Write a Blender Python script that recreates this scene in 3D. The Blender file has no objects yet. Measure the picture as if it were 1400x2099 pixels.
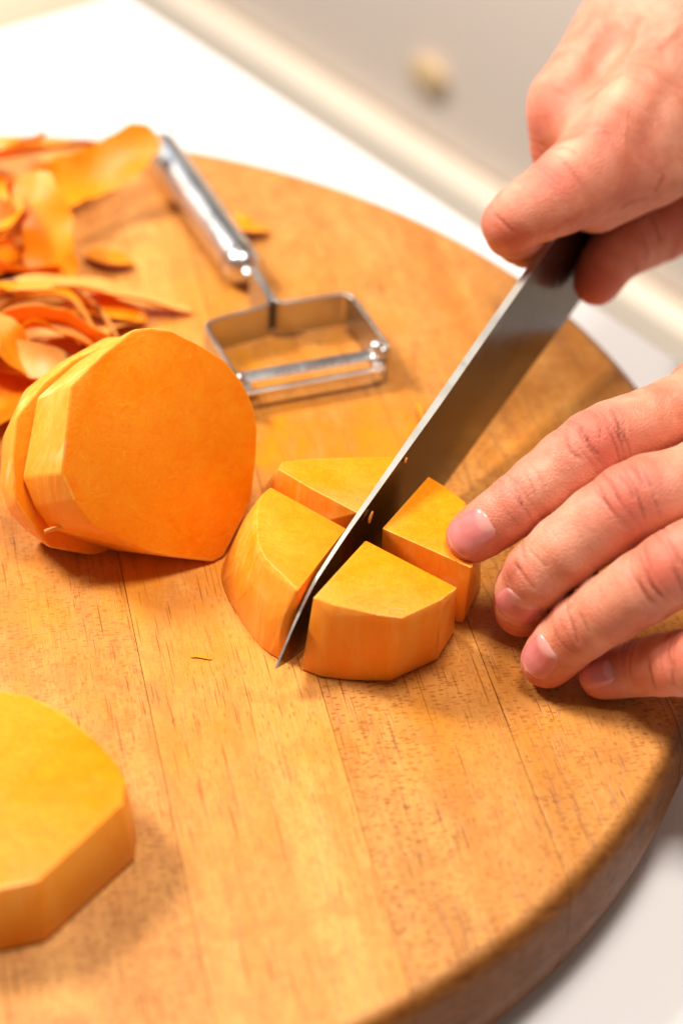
import bpy, bmesh, math, random
import numpy as np
from mathutils import Vector, Matrix

# ------------------------------------------------------------------ camera
T = 0.036                                  # thickness of the board; the counter is z = 0
CW, CH, CF = 1400.0, 2099.0, 4300.0        # picture size and focal length in pixels
PITCH, ROLL = math.radians(39.5), math.radians(4.03)
CAM = np.array([0.1063, -0.4709, T + 0.3925])
_U0 = np.array([0, math.sin(PITCH), math.cos(PITCH)])
FWD = np.array([0, math.cos(PITCH), -math.sin(PITCH)])
RGT = math.cos(ROLL) * np.array([1.0, 0, 0]) + math.sin(ROLL) * _U0
UPV = -math.sin(ROLL) * np.array([1.0, 0, 0]) + math.cos(ROLL) * _U0

def ray(x, y): return RGT * (x - CW / 2) / CF - UPV * (y - CH / 2) / CF + FWD
def at(x, y, z):
    d = ray(x, y); return CAM + d * (z - CAM[2]) / d[2]
def atk(x, y, k): return CAM + ray(x, y) * k
def onplane(x, y, p, n):
    d = ray(x, y); return CAM + d * np.dot(p - CAM, n) / np.dot(d, n)

scene = bpy.context.scene
COL = scene.collection
cd = bpy.data.cameras.new('camera')
cam = bpy.data.objects.new('camera', cd); COL.objects.link(cam)
cam.matrix_world = Matrix(((RGT[0], UPV[0], -FWD[0], CAM[0]), (RGT[1], UPV[1], -FWD[1], CAM[1]),
                           (RGT[2], UPV[2], -FWD[2], CAM[2]), (0, 0, 0, 1)))
cd.sensor_fit = 'VERTICAL'; cd.sensor_height = 36.0; cd.lens = 36.0 * CF / CH
cd.clip_start = 0.02; cd.clip_end = 50
cd.dof.use_dof = True; cd.dof.focus_distance = 0.572; cd.dof.aperture_fstop = 5.8
scene.camera = cam

# ------------------------------------------------------------------ light
world = bpy.data.worlds.new('World'); scene.world = world; world.use_nodes = True
bg = world.node_tree.nodes['Background']
bg.inputs[0].default_value = (1.0, 0.93, 0.86, 1); bg.inputs[1].default_value = 0.14

def area(name, loc, target, size, power, color):
    l = bpy.data.lights.new(name, 'AREA'); l.shape = 'RECTANGLE'; l.size = size[0]; l.size_y = size[1]
    l.energy = power; l.color = color
    o = bpy.data.objects.new(name, l); COL.objects.link(o)
    o.location = loc
    o.rotation_euler = (Vector(target) - Vector(loc)).to_track_quat('-Z', 'Y').to_euler()
    return o
area('kitchen_ceiling_lamp', (-0.95, 0.42, 1.25), (0.1, 0, 0), (0.34, 0.34), 39, (1.0, 0.94, 0.86))
area('kitchen_ceiling_lamp', (0.16, 0.00, 1.70), (0.1, 0.0, 0), (0.45, 0.45), 29, (1.0, 0.95, 0.88))
area('kitchen_window', (-0.9, 2.1, 1.0), (0.1, 0, 0), (0.6, 0.8), 6, (0.62, 0.80, 1.0))

scene.view_settings.view_transform = 'Standard'
scene.view_settings.look = 'None'
scene.view_settings.exposure = 0.0
scene.view_settings.gamma = 1.0
scene.view_settings.use_curve_mapping = False
scene.cycles.use_denoising = True
scene.cycles.max_bounces = 8
random.seed(4); RNG = np.random.default_rng(4)

# ------------------------------------------------------------------ helpers
def tag(o, label=None, cat=None, group=None, kind=None):
    for k, v in (('label', label), ('category', cat), ('group', group), ('kind', kind)):
        if v: o[k] = v
    return o
def empty(name, loc=(0, 0, 0), rz=0):
    o = bpy.data.objects.new(name, None); COL.objects.link(o); o.location = loc; o.rotation_euler = (0, 0, rz)
    o.empty_display_size = 0.02
    return o
def link(name, me, mats, parent=None, sharp=None):
    if not isinstance(mats, (list, tuple)): mats = [mats]
    for m in mats: me.materials.append(m)
    if sharp is not None:
        for p in me.polygons: p.use_smooth = True
        me.set_sharp_from_angle(angle=math.radians(sharp))
    o = bpy.data.objects.new(name, me); COL.objects.link(o); o.parent = parent
    return o
def from_bm(name, bm, mats, parent=None, sharp=None):
    me = bpy.data.meshes.new(name); bm.to_mesh(me); bm.free()
    return link(name, me, mats, parent, sharp)
def from_py(name, v, f, mats, parent=None, sharp=None):
    me = bpy.data.meshes.new(name); me.from_pydata([tuple(map(float, p)) for p in v], [], f); me.update()
    return link(name, me, mats, parent, sharp)

def spline(P, n):
    P = np.array(P, float); out = []
    m = len(P) - 1
    for i in range(m):
        p0, p1, p2, p3 = P[max(i - 1, 0)], P[i], P[i + 1], P[min(i + 2, m)]
        for j in range(n):
            u = j / n
            out.append(0.5 * ((2 * p1) + (-p0 + p2) * u + (2 * p0 - 5 * p1 + 4 * p2 - p3) * u * u + (-p0 + 3 * p1 - 3 * p2 + p3) * u ** 3))
    out.append(P[-1]); return np.array(out)
class NT:
    """tiny node-graph helper"""
    def __init__(s, name):
        s.m = bpy.data.materials.new(name); s.m.use_nodes = True
        s.t = s.m.node_tree; s.b = s.t.nodes['Principled BSDF']
        s.co = s.n('ShaderNodeTexCoord').outputs['Object']
    def n(s, typ, **kw):
        nd = s.t.nodes.new(typ)
        for k, v in kw.items(): setattr(nd, k, v)
        return nd
    def put(s, sock, v):
        if hasattr(v, 'is_output'): s.t.links.new(v, sock)
        else: sock.default_value = v
    def val(s, name): return s.b.inputs[name]
    def mp(s, scale=(1, 1, 1), loc=(0, 0, 0), rot=(0, 0, 0), src=None):
        nd = s.n('ShaderNodeMapping'); s.put(nd.inputs['Vector'], src or s.co)
        s.put(nd.inputs['Scale'], scale); s.put(nd.inputs['Location'], loc); s.put(nd.inputs['Rotation'], rot)
        return nd.outputs[0]
    def noise(s, vec, scale=1.0, detail=3, rough=0.55, dist=0.0):
        nd = s.n('ShaderNodeTexNoise'); s.put(nd.inputs['Vector'], vec)
        nd.inputs['Scale'].default_value = scale; nd.inputs['Detail'].default_value = detail
        nd.inputs['Roughness'].default_value = rough; nd.inputs['Distortion'].default_value = dist
        return nd.outputs['Fac']
    def voro(s, vec, scale=1.0, feature='F1'):
        nd = s.n('ShaderNodeTexVoronoi', feature=feature); s.put(nd.inputs['Vector'], vec)
        nd.inputs['Scale'].default_value = scale
        return nd.outputs['Distance']
    def rng(s, v, a, b, c=0.0, d=1.0):
        nd = s.n('ShaderNodeMapRange'); nd.clamp = True; s.put(nd.inputs[0], v)
        for i, x in enumerate((a, b, c, d)): s.put(nd.inputs[i + 1], x)
        return nd.outputs[0]
    def math(s, op, a, b=0.0):
        nd = s.n('ShaderNodeMath', operation=op); s.put(nd.inputs[0], a); s.put(nd.inputs[1], b)
        return nd.outputs[0]
    def mix(s, f, a, b, blend='MIX'):
        nd = s.n('ShaderNodeMix', data_type='RGBA', blend_type=blend)
        s.put(nd.inputs[0], f); s.put(nd.inputs[6], a); s.put(nd.inputs[7], b)
        return nd.outputs[2]
    def attr(s, name, typ='GEOMETRY'):
        nd = s.n('ShaderNodeAttribute', attribute_type=typ, attribute_name=name)
        return nd.outputs['Fac']
    def bump(s, h, strength=0.3, dist=0.001, prev=None):
        nd = s.n('ShaderNodeBump'); s.put(nd.inputs['Height'], h)
        nd.inputs['Strength'].default_value = strength; nd.inputs['Distance'].default_value = dist
        if prev is not None: s.put(nd.inputs['Normal'], prev)
        return nd.outputs[0]
    def done(s, **kw):
        for k, v in kw.items(): s.put(s.b.inputs[k.replace('_', ' ')], v)
        return s.m
def C4(r, g, b): return (r, g, b, 1.0)

# ------------------------------------------------------------------ materials
def mat_plain(name, col, rough=0.5, metal=0.0, var=0.06, scale=40, **kw):
    t = NT(name); nz = t.noise(t.co, scale, 3)
    c = t.mix(nz, C4(*[x * (1 - var) for x in col]), C4(*[min(1, x * (1 + var)) for x in col]))
    return t.done(Base_Color=c, Roughness=t.rng(nz, 0.3, 0.7, rough * 0.85, min(1, rough * 1.15)), Metallic=metal, **kw)

def mat_wood():
    t = NT('maple_wood')
    seed, fleck, tone = (t.attr(k, 'OBJECT') for k in ('seed', 'fleck', 'tone'))
    cx = t.n('ShaderNodeCombineXYZ'); t.put(cx.inputs[0], t.math('MULTIPLY', seed, 3.7)); t.put(cx.inputs[1], t.math('MULTIPLY', seed, 9.1)); t.put(cx.inputs[2], seed)
    ad = t.n('ShaderNodeVectorMath', operation='ADD'); t.put(ad.inputs[0], t.co); t.put(ad.inputs[1], cx.outputs[0])
    P = ad.outputs[0]
    broad = t.noise(t.mp((70, 4, 40), src=P), 1, 4, 0.55, 0.6)
    fib = t.noise(t.mp((800, 13, 500), src=P), 1, 4, 0.65, 0.3)
    fine = t.noise(t.mp((2200, 260, 900), src=P), 1, 3, 0.65)
    mott = t.noise(t.mp((120, 90, 120), src=P), 1, 5, 0.7, 0.4)
    c = t.mix(t.rng(broad, 0.3, 0.7), C4(0.56, 0.222, 0.050), C4(0.73, 0.352, 0.100))
    c = t.mix(t.rng(mott, 0.46, 0.62, 0, 0.5), c, C4(0.44, 0.155, 0.03))
    c = t.mix(t.rng(fib, 0.5, 0.75, 0, 0.3), c, C4(0.38, 0.135, 0.025))
    c = t.mix(t.rng(fine, 0.5, 0.75, 0, 0.55), c, C4(0.30, 0.10, 0.018))
    # ray flecks, short dashes lying across the grain
    fz = t.noise(t.mp((30, 16, 20), src=P), 1, 2)
    def dashes(sc, off, r0, r1, keep, rot=0.0, src=P):
        nd = t.n('ShaderNodeTexVoronoi', feature='F1'); t.put(nd.inputs['Vector'], t.mp(sc, off, (0, 0, rot), src=src)); nd.inputs['Scale'].default_value = 1.0
        sepc = t.n('ShaderNodeSeparateColor'); t.put(sepc.inputs[0], nd.outputs['Color'])
        return t.math('MULTIPLY', t.rng(nd.outputs['Distance'], r0, r1), t.rng(sepc.outputs[0], keep, keep + 0.15))
    fl = t.math('MAXIMUM', dashes((420, 1150, 400), (0, 0, 0), 0.42, 0.26, 0.25), t.math('MULTIPLY', dashes((190, 900, 300), (4, 1, 0), 0.34, 0.2, 0.62), 0.9))
    flm = t.math('MULTIPLY', fl, t.math('MULTIPLY', fleck, t.rng(fz, 0.34, 0.56, 0.3, 1.0)))
    c = t.mix(t.math('MULTIPLY', flm, 0.85), c, C4(0.26, 0.075, 0.013))
    # dark hairlines along the grain
    stm = t.math('MULTIPLY', dashes((1150, 17, 100), (2, 0, 0), 0.24, 0.14, 0.74), t.rng(fz, 0.40, 0.6, 0.4, 0.95))
    c = t.mix(stm, c, C4(0.20, 0.058, 0.012))
    # fine pores along the grain
    pom = t.math('MULTIPLY', dashes((1000, 330, 600), (1, 3, 0), 0.36, 0.2, 0.5), t.rng(fz, 0.60, 0.38, 0.1, 0.6))
    c = t.mix(pom, c, C4(0.25, 0.075, 0.014))
    # knife marks in several directions, thickest where the cutting is done
    lw = t.n('ShaderNodeVectorMath', operation='LENGTH'); t.put(lw.inputs[0], t.mp((1, 0.9, 0), (-0.085, 0.012, 0)))
    used = t.rng(lw.outputs['Value'], 0.05, 0.15, 0.09, 0.0)
    sc = None
    for i, (ang, sx, sy, kp_) in enumerate(((0.95, 1250, 26, 0.80), (1.3, 1300, 20, 0.82), (2.3, 1250, 34, 0.84), (1.62, 1350, 40, 0.72), (0.6, 1300, 30, 0.84), (1.5, 1500, 60, 0.7))):
        z = t.noise(t.mp((34, 34, 34), (i * 1.7, 2, 0)), 1, 2)
        k = t.math('MULTIPLY', dashes((sx, sy, 40), (i * 3.3, i, 0), 0.26, 0.15, kp_ - 0.05, ang, t.co), t.rng(t.math('ADD', z, used), 0.45, 0.58))
        sc = k if sc is None else t.math('MAXIMUM', sc, k)
    c = t.mix(t.math('MULTIPLY', sc, 0.9), c, C4(0.21, 0.06, 0.010))
    # squash juice worked into the wood around the cutting place
    sep = t.n('ShaderNodeSeparateXYZ'); t.put(sep.inputs[0], t.mp((1, 1, 0), (-0.092, -0.008, 0)))
    ln = t.n('ShaderNodeVectorMath', operation='LENGTH'); t.put(ln.inputs[0], t.mp((1, 0.9, 0), (-0.085, 0.012, 0)))
    rad = t.rng(ln.outputs['Value'], 0.03, 0.14, 1, 0)
    sn = t.noise(t.co, 38, 5, 0.62, 0.5)
    sm = t.math('MULTIPLY', rad, t.rng(sn, 0.40, 0.62, 0.15, 0.85))
    c = t.mix(sm, c, C4(0.62, 0.20, 0.006))
    c = t.mix(t.math('MULTIPLY', t.rng(sn, 0.58, 0.7, 0, 0.5), rad), c, C4(0.74, 0.30, 0.012))
    # darker end grain round the rim, with the side's shade painted into its colour
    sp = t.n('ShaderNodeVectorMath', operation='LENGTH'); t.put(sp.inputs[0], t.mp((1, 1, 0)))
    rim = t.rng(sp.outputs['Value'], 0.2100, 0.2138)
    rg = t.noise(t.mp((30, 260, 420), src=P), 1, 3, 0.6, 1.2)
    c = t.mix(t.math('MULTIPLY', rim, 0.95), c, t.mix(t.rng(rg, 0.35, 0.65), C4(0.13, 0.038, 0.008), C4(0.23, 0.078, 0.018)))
    hv = t.n('ShaderNodeHueSaturation'); t.put(hv.inputs['Value'], tone); t.put(hv.inputs['Color'], c); hv.inputs['Saturation'].default_value = 1.02
    hgt = t.math('SUBTRACT', t.math('MULTIPLY', fib, 0.5), t.math('ADD', t.math('MULTIPLY', sc, 1.0), t.math('MULTIPLY', stm, 0.8)))
    return t.done(Base_Color=hv.outputs[0], Roughness=t.rng(mott, 0.3, 0.7, 0.34, 0.52), Normal=t.bump(hgt, 0.5, 0.0005),
                  Specular_IOR_Level=t.rng(rim, 0, 1, 0.4, 0.12))

def mat_flesh():
    t = NT('squash_flesh')
    a = t.noise(t.mp((1, 1, 1)), 210, 4, 0.6, 1.2)
    b = t.noise(t.co, 45, 3, 0.55, 0.6)
    w = t.noise(t.mp((1, 1, 1)), 520, 3, 0.6, 2.0)
    c = t.mix(t.rng(b, 0.3, 0.7), C4(0.98, 0.245, 0.0008), C4(0.99, 0.295, 0.0015))
    c = t.mix(t.rng(a, 0.5, 0.72, 0, 0.5), c, C4(0.95, 0.35, 0.003))
    c = t.mix(t.rng(w, 0.60, 0.74, 0, 0.5), c, C4(0.98, 0.46, 0.03))
    g = t.noise(t.mp((1, 1, 1), (2, 5, 1)), 900, 2, 0.6, 1.0)
    c = t.mix(t.rng(g, 0.56, 0.72, 0, 0.4), c, C4(0.90, 0.17, 0.001))
    c = t.mix(t.rng(a, 0.45, 0.27, 0, 0.5), c, C4(0.94, 0.185, 0.001))
    return t.done(Base_Color=c, Roughness=t.rng(b, 0.35, 0.65, 0.30, 0.6), Subsurface_Weight=0.25, Subsurface_Radius=(1, 0.45, 0.08),
                  Subsurface_Scale=0.004, Normal=t.bump(t.math('ADD', a, t.math('MULTIPLY', w, 0.5)), 0.36, 0.0007), Specular_IOR_Level=0.34)
def mat_peeled():
    t = NT('peeled_squash_side')
    a = t.noise(t.mp((480, 480, 40)), 1, 4, 0.6, 0.4)
    b = t.noise(t.co, 55, 3, 0.55, 0.6)
    d = t.voro(t.co, 95)
    c = t.mix(t.rng(b, 0.32, 0.68), C4(0.95, 0.295, 0.006), C4(0.94, 0.385, 0.035))
    c = t.mix(t.rng(a, 0.45, 0.75, 0, 0.4), c, C4(0.93, 0.56, 0.15))
    e = t.noise(t.mp((70, 70, 40), (5, 2, 1)), 1, 2, 0.5, 0.8)
    c = t.mix(t.rng(e, 0.66, 0.72, 0, 0.4), c, C4(0.95, 0.68, 0.32))
    c = t.mix(t.rng(d, 0.05, 0.025, 0, 0.85), c, C4(0.22, 0.06, 0.01))
    return t.done(Base_Color=c, Roughness=t.rng(a, 0.3, 0.7, 0.34, 0.5), Subsurface_Weight=0.2, Subsurface_Radius=(1, 0.45, 0.1),
                  Subsurface_Scale=0.003, Normal=t.bump(t.math('ADD', a, t.math('MULTIPLY', b, 3.0)), 0.35, 0.0006), Specular_IOR_Level=0.4)
def mat_rind():
    t = NT('squash_rind')
    b = t.noise(t.co, 90, 4, 0.6, 0.6)
    d = t.voro(t.co, 75)
    c = t.mix(t.rng(b, 0.3, 0.7), C4(0.76, 0.29, 0.045), C4(0.83, 0.40, 0.10))
    c = t.mix(t.rng(d, 0.20, 0.11, 0, 0.85), c, C4(0.13, 0.04, 0.012))
    return t.done(Base_Color=c, Roughness=0.45, Subsurface_Weight=0.15, Subsurface_Radius=(1, 0.45, 0.1), Subsurface_Scale=0.002)
def mat_steel(name, col, rough, aniso_scale=(40, 40, 1500), streak=0.1):
    t = NT(name)
    n1 = t.noise(t.mp(aniso_scale), 1, 2)
    sm = t.noise(t.co, 55, 4, 0.6)
    return t.done(Base_Color=t.mix(t.rng(sm, 0.35, 0.7), C4(*[c * 0.9 for c in col]), C4(*col)), Metallic=1.0,
                  Roughness=t.math('ADD', t.rng(sm, 0.35, 0.7, rough, rough * 1.6), t.rng(n1, 0.3, 0.7, 0, streak)),
                  Normal=t.bump(n1, 0.04, 0.0002))
def mat_skin():
    t = NT('skin')
    red, pale, crease = t.attr('red'), t.attr('pale'), t.attr('crease')
    b = t.noise(t.co, 75, 5, 0.62, 0.5)
    f = t.noise(t.co, 420, 3, 0.6)
    c = t.mix(t.rng(b, 0.36, 0.64), C4(0.60, 0.185, 0.10), C4(0.73, 0.325, 0.205))
    c = t.mix(t.rng(f, 0.5, 0.8, 0, 0.3), c, C4(0.60, 0.22, 0.14))
    c = t.mix(t.math('MULTIPLY', red, t.rng(b, 0.3, 0.65, 0.45, 1.0)), c, C4(0.62, 0.115, 0.07))
    c = t.mix(pale, c, C4(0.77, 0.43, 0.27))
    c = t.mix(crease, c, C4(0.30, 0.05, 0.025))
    v1 = t.voro(t.mp((1, 1, 1)), 1150, 'DISTANCE_TO_EDGE'); v2 = t.voro(t.mp((1, 1, 1), (3, 1, 2)), 640, 'DISTANCE_TO_EDGE')
    h = t.math('ADD', t.rng(v1, 0, 0.22), t.math('MULTIPLY', t.rng(v2, 0, 0.16), 0.8))
    h = t.math('ADD', h, t.math('MULTIPLY', f, 0.7))
    return t.done(Base_Color=c, Roughness=t.rng(f, 0.3, 0.7, 0.42, 0.6), Subsurface_Weight=0.22, Subsurface_Radius=(1.0, 0.36, 0.2),
                  Subsurface_Scale=0.0022, Normal=t.bump(h, 0.28, 0.0003), Specular_IOR_Level=0.42)
def mat_nail():
    t = NT('fingernail')
    l, e = t.attr('lunula'), t.attr('free_edge')
    b = t.noise(t.mp((1, 1, 1)), 160, 3)
    c = t.mix(t.rng(b, 0.3, 0.7), C4(0.60, 0.165, 0.155), C4(0.68, 0.235, 0.22))
    c = t.mix(t.math('MULTIPLY', l, 0.6), c, C4(0.76, 0.40, 0.34)); c = t.mix(e, c, C4(0.78, 0.46, 0.33))
    return t.done(Base_Color=c, Roughness=0.22, Subsurface_Weight=0.2, Subsurface_Radius=(1, 0.35, 0.2), Subsurface_Scale=0.002, Specular_IOR_Level=0.55)

M = dict(
    wood=mat_wood(), flesh=mat_flesh(), peeled=mat_peeled(), rind=mat_rind(),
    blade=mat_steel('knife_steel', (0.088, 0.070, 0.058), 0.15, (60, 900, 60), 0.06),
    spine=mat_steel('knife_spine_steel', (0.40, 0.37, 0.33), 0.38),
    chrome=mat_steel('peeler_steel', (0.72, 0.69, 0.66), 0.24, (900, 60, 60), 0.06), strap=mat_steel('peeler_strap_steel', (0.52, 0.49, 0.46), 0.24, (900, 60, 60), 0.08),
    handle=mat_plain('black_handle', (0.02, 0.018, 0.017), 0.4),
    etch=mat_plain('etched_red_print', (0.22, 0.06, 0.04), 0.5),
    counter=mat_plain('white_counter', (0.79, 0.76, 0.745), 0.35, var=0.015, scale=9),
    cabinet=mat_plain('beige_cabinet_paint', (0.85, 0.72, 0.62), 0.5, var=0.03, scale=6),
    rail=mat_plain('pale_cabinet_paint', (0.80, 0.69, 0.56), 0.5, var=0.03, scale=6),
    knobwood=mat_plain('pale_knob_wood', (0.64, 0.45, 0.25), 0.45, var=0.12, scale=120),
    plate=mat_plain('beige_linen', (0.50, 0.41, 0.29), 0.8, var=0.05, scale=300),
    skin=mat_skin(), nail=mat_nail(),
)

# ------------------------------------------------------------------ setting: counter, cabinet beyond it
E0, E1 = at(280, 0, 0), at(1400, 740, 0)
EDIR = (E1 - E0) / np.linalg.norm(E1 - E0); ENRM = np.array([-EDIR[1], EDIR[0], 0.0])
if ENRM[1] < 0: ENRM = -ENRM
def bevel_box(bm, w):
    bmesh.ops.bevel(bm, geom=bm.edges[:], offset=w, segments=3, affect='EDGES', profile=0.5)
def slab(name, corners, z0, z1, mat, bev, parent=None):
    bm = bmesh.new()
    lo = [bm.verts.new((c[0], c[1], z0)) for c in corners]; hi = [bm.verts.new((c[0], c[1], z1)) for c in corners]
    n = len(corners)
    bm.faces.new(lo[::-1]); bm.faces.new(hi)
    for i in range(n): bm.faces.new((lo[i], lo[(i + 1) % n], hi[(i + 1) % n], hi[i]))
    bmesh.ops.recalc_face_normals(bm, faces=bm.faces[:])
    if bev: bevel_box(bm, bev)
    return from_bm(name, bm, mat, parent, 30)
def frame_pt(s, m, z=0): return E0 + EDIR * s + ENRM * m + np.array([0, 0, z])
o = slab('counter', [frame_pt(-1.1, 0), frame_pt(1.3, 0), frame_pt(1.3, -1.2), frame_pt(-1.1, -1.2)], -0.03, 0.0, M['counter'], 0.003)
tag(o, 'smooth white countertop under the round board', 'counter', kind='structure')

cab_m = 0.34
cp = frame_pt(0, cab_m)
def cabp(px, py, m=cab_m): return onplane(px, py, frame_pt(0, m), ENRM)
zr = cabp(760, 232)[2]                       # where the pale rail meets the panel above it
cab = empty('cabinet', tuple(frame_pt(0.1, cab_m + 0.15, zr - 0.35)))
tag(cab, 'beige painted cabinet with a wooden knob standing beyond the counter', 'cabinet')
cabo = np.array(cab.location)
def cab_box(name, s0, s1, m0, m1, z0, z1, mat, bev=0.002):
    q = [frame_pt(s0, m0) - cabo, frame_pt(s1, m0) - cabo, frame_pt(s1, m1) - cabo, frame_pt(s0, m1) - cabo]
    return slab(name, q, z0 - cabo[2], z1 - cabo[2], mat, bev, cab)
cab_box('carcass', -1.0, 1.4, cab_m + 0.02, cab_m + 0.30, zr - 0.35, zr + 0.45, M['cabinet'])
cab_box('bottom_rail', -1.0, 1.4, cab_m - 0.012, cab_m + 0.0195, zr - 0.20, zr, M['rail'], 0.004)
cab_box('drawer_front', -0.98, 1.38, cab_m + 0.004, cab_m + 0.0195, zr + 0.004, zr + 0.40, M['cabinet'], 0.003)
def lathe(name, prof, mat, parent=None, n=32, sharp=40, axis=None, org=None):
    """prof: (radius, height) pairs, along axis from org"""
    ax = Vector(axis or (0, 0, 1)).normalized(); q = Vector((0, 0, 1)).rotation_difference(ax)
    org = Vector(org or (0, 0, 0)); v = []; f = []
    for r, h in prof:
        for i in range(n):
            a = 2 * math.pi * i / n
            v.append(tuple(org + q @ Vector((r * math.cos(a), r * math.sin(a), h))))
    for j in range(len(prof) - 1):
        for i in range(n):
            f.append((j * n + i, j * n + (i + 1) % n, (j + 1) * n + (i + 1) % n, (j + 1) * n + i))
    if prof[0][0] > 1e-6: f.append(tuple(range(n))[::-1])
    if prof[-1][0] > 1e-6: f.append(tuple((len(prof) - 1) * n + i for i in range(n)))
    return from_py(name, v, f, mat, parent, sharp)
kp = cabp(884, 152, cab_m + 0.004)
kn = lathe('knob', [(0.010, -0.001), (0.0105, 0.002), (0.0115, 0.004), (0.0112, 0.006), (0.0085, 0.0075), (0.0001, 0.0085)],
      M['knobwood'], cab, axis=tuple(-ENRM), org=tuple(kp - cabo))

for vx in kn.data.vertices:
    d_ = Vector(tuple(EDIR)); r_ = vx.co - Vector(tuple(kp - cabo)); vx.co += d_ * r_.dot(d_) * 0.45
c0, c1 = at(-60, 62, 0.004), at(190, -8, 0.004); cdv = (c1 - c0) / np.linalg.norm(c1 - c0); cnv = np.array([-cdv[1], cdv[0], 0])
bm = bmesh.new(); gx, gy = 24, 16; gv = {}
for side in (0, 1):
    for a in range(gx + 1):
        for b in range(gy + 1):
            u, w = a / gx, b / gy
            q = c0 + cdv * (u * 0.24 - 0.12) + cnv * (w * 0.16)
            e = min(min(u, 1 - u) * gx, min(w, 1 - w) * gy, 2) / 2
            h = 0.0002 if side == 0 else 0.0004 + (0.0052 + 0.0010 * math.sin(u * 9 + w * 4) + 0.0006 * math.sin(w * 13)) * math.sqrt(e)
            gv[side, a, b] = bm.verts.new((q[0] - c0[0], q[1] - c0[1], h))
for side in (0, 1):
    for a in range(gx):
        for b in range(gy):
            q = [gv[side, a, b], gv[side, a + 1, b], gv[side, a + 1, b + 1], gv[side, a, b + 1]]; bm.faces.new(q if side else q[::-1])
for a in range(gx):
    for b, fl in ((0, 1), (gy, 0)):
        q = [gv[0, a, b], gv[0, a + 1, b], gv[1, a + 1, b], gv[1, a, b]]; bm.faces.new(q if fl else q[::-1])
for b in range(gy):
    for a, fl in ((0, 0), (gx, 1)):
        q = [gv[0, a, b], gv[0, a, b + 1], gv[1, a, b + 1], gv[1, a, b]]; bm.faces.new(q if fl else q[::-1])
bmesh.ops.recalc_face_normals(bm, faces=bm.faces[:])
cl = from_bm('folded_cloth', bm, M['plate'], None, 60); cl.location = (c0[0], c0[1], 0)
tag(cl, 'beige folded cloth lying on the white counter behind the board', 'cloth')

# ------------------------------------------------------------------ cutting board of glued planks
GA = math.radians(14.9)                      # grain direction against the view
board = empty('cutting_board', (0, 0, 0), GA)
tag(board, 'thick round maple cutting board made of glued planks on the counter', 'cutting board')
RB = 0.2165
prof = [(RB - 0.009, 0.0)]
for i in range(7):
    a = -math.pi / 2 + math.pi / 2 * i / 6; prof.append((RB - 0.009 + 0.007 * math.cos(a), 0.007 + 0.007 * math.sin(a)))
prof += [(RB - 0.001, 0.012), (RB, 0.019)]
for i in range(9):
    a = math.pi / 2 * i / 8; prof.append((RB - 0.0065 + 0.0055 * math.cos(a), T - 0.0055 + 0.0055 * math.sin(a)))
seams = [-0.1905, -0.1450, -0.0995, -0.0540, -0.0085, 0.0370, 0.0828, 0.1287, 0.1737]
edges = [-0.3] + seams + [0.3]
tones = [1.0, 0.93, 1.05, 0.95, 0.98, 0.95, 1.10, 0.94, 0.92, 0.86]
flecks = [0.6, 0.5, 0.8, 0.6, 0.75, 0.75, 0.3, 1.0, 1.0, 0.8]
for i in range(len(edges) - 1):
    bm = bmesh.new(); n = 200; rings = []
    for r, h in prof:
        rings.append([bm.verts.new((r * math.cos(2 * math.pi * k / n), r * math.sin(2 * math.pi * k / n), h)) for k in range(n)])
    for j in range(len(rings) - 1):
        for k in range(n): bm.faces.new((rings[j][k], rings[j][(k + 1) % n], rings[j + 1][(k + 1) % n], rings[j + 1][k]))
    bm.faces.new(rings[0][::-1]); bm.faces.new(rings[-1])
    g = 0.00010
    for x, s in ((edges[i] + g, -1), (edges[i + 1] - g, 1)):
        if abs(x) > 0.25: continue
        res = bmesh.ops.bisect_plane(bm, geom=bm.verts[:] + bm.edges[:] + bm.faces[:], plane_co=(x, 0, 0), plane_no=(s, 0, 0), clear_outer=True)
        ed = [e for e in res['geom_cut'] if isinstance(e, bmesh.types.BMEdge)]
        bmesh.ops.edgeloop_fill(bm, edges=ed)
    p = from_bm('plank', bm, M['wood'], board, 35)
    p['tone'] = tones[i]; p['fleck'] = flecks[i]; p['seed'] = 0.37 + i * 1.93

# ------------------------------------------------------------------ squash
def hull(name, pts, cuts, parent=None, bev=0.00035, mats=None, sub=True):
    """convex piece; faces whose normal matches one of `cuts` are cut flesh, the rest is the peeled side"""
    org = np.mean(np.array(pts), 0); org[2] = min(p[2] for p in pts)
    bm = bmesh.new()
    for p in pts: bm.verts.new(tuple(np.array(p) - org))
    res = bmesh.ops.convex_hull(bm, input=bm.verts[:])
    bmesh.ops.delete(bm, geom=[v for v in bm.verts if not v.link_faces], context='VERTS')
    bmesh.ops.dissolve_limit(bm, angle_limit=math.radians(4), verts=bm.verts[:], edges=bm.edges[:])
    bmesh.ops.bevel(bm, geom=bm.edges[:], offset=bev, segments=2, affect='EDGES', profile=0.5, clamp_overlap=True)
    bmesh.ops.recalc_face_normals(bm, faces=bm.faces[:])
    for f in bm.faces:
        f.material_index = 0 if any(f.normal.dot(Vector(c).normalized()) > 0.93 for c in cuts) else 1
    o = from_bm(name, bm, mats or [M['flesh'], M['peeled']], parent, 32)
    o.location = tuple(org)
    return o
UPn = (0, 0, 1); DNn = (0, 0, -1)
ka = math.radians(27); KD = np.array([math.sin(ka), math.cos(ka), 0]); KN = np.array([KD[1], -KD[0], 0])
K0 = at(565, 1370, T + 0.008)
H1 = 0.0265
def ring(pts, z): return [at(x, y, T + z) for x, y in pts]
def outward(bot, cen, amount): return [p + (p - cen) / np.linalg.norm(p - cen) * amount for p in bot]
b0 = 0.0003
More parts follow.
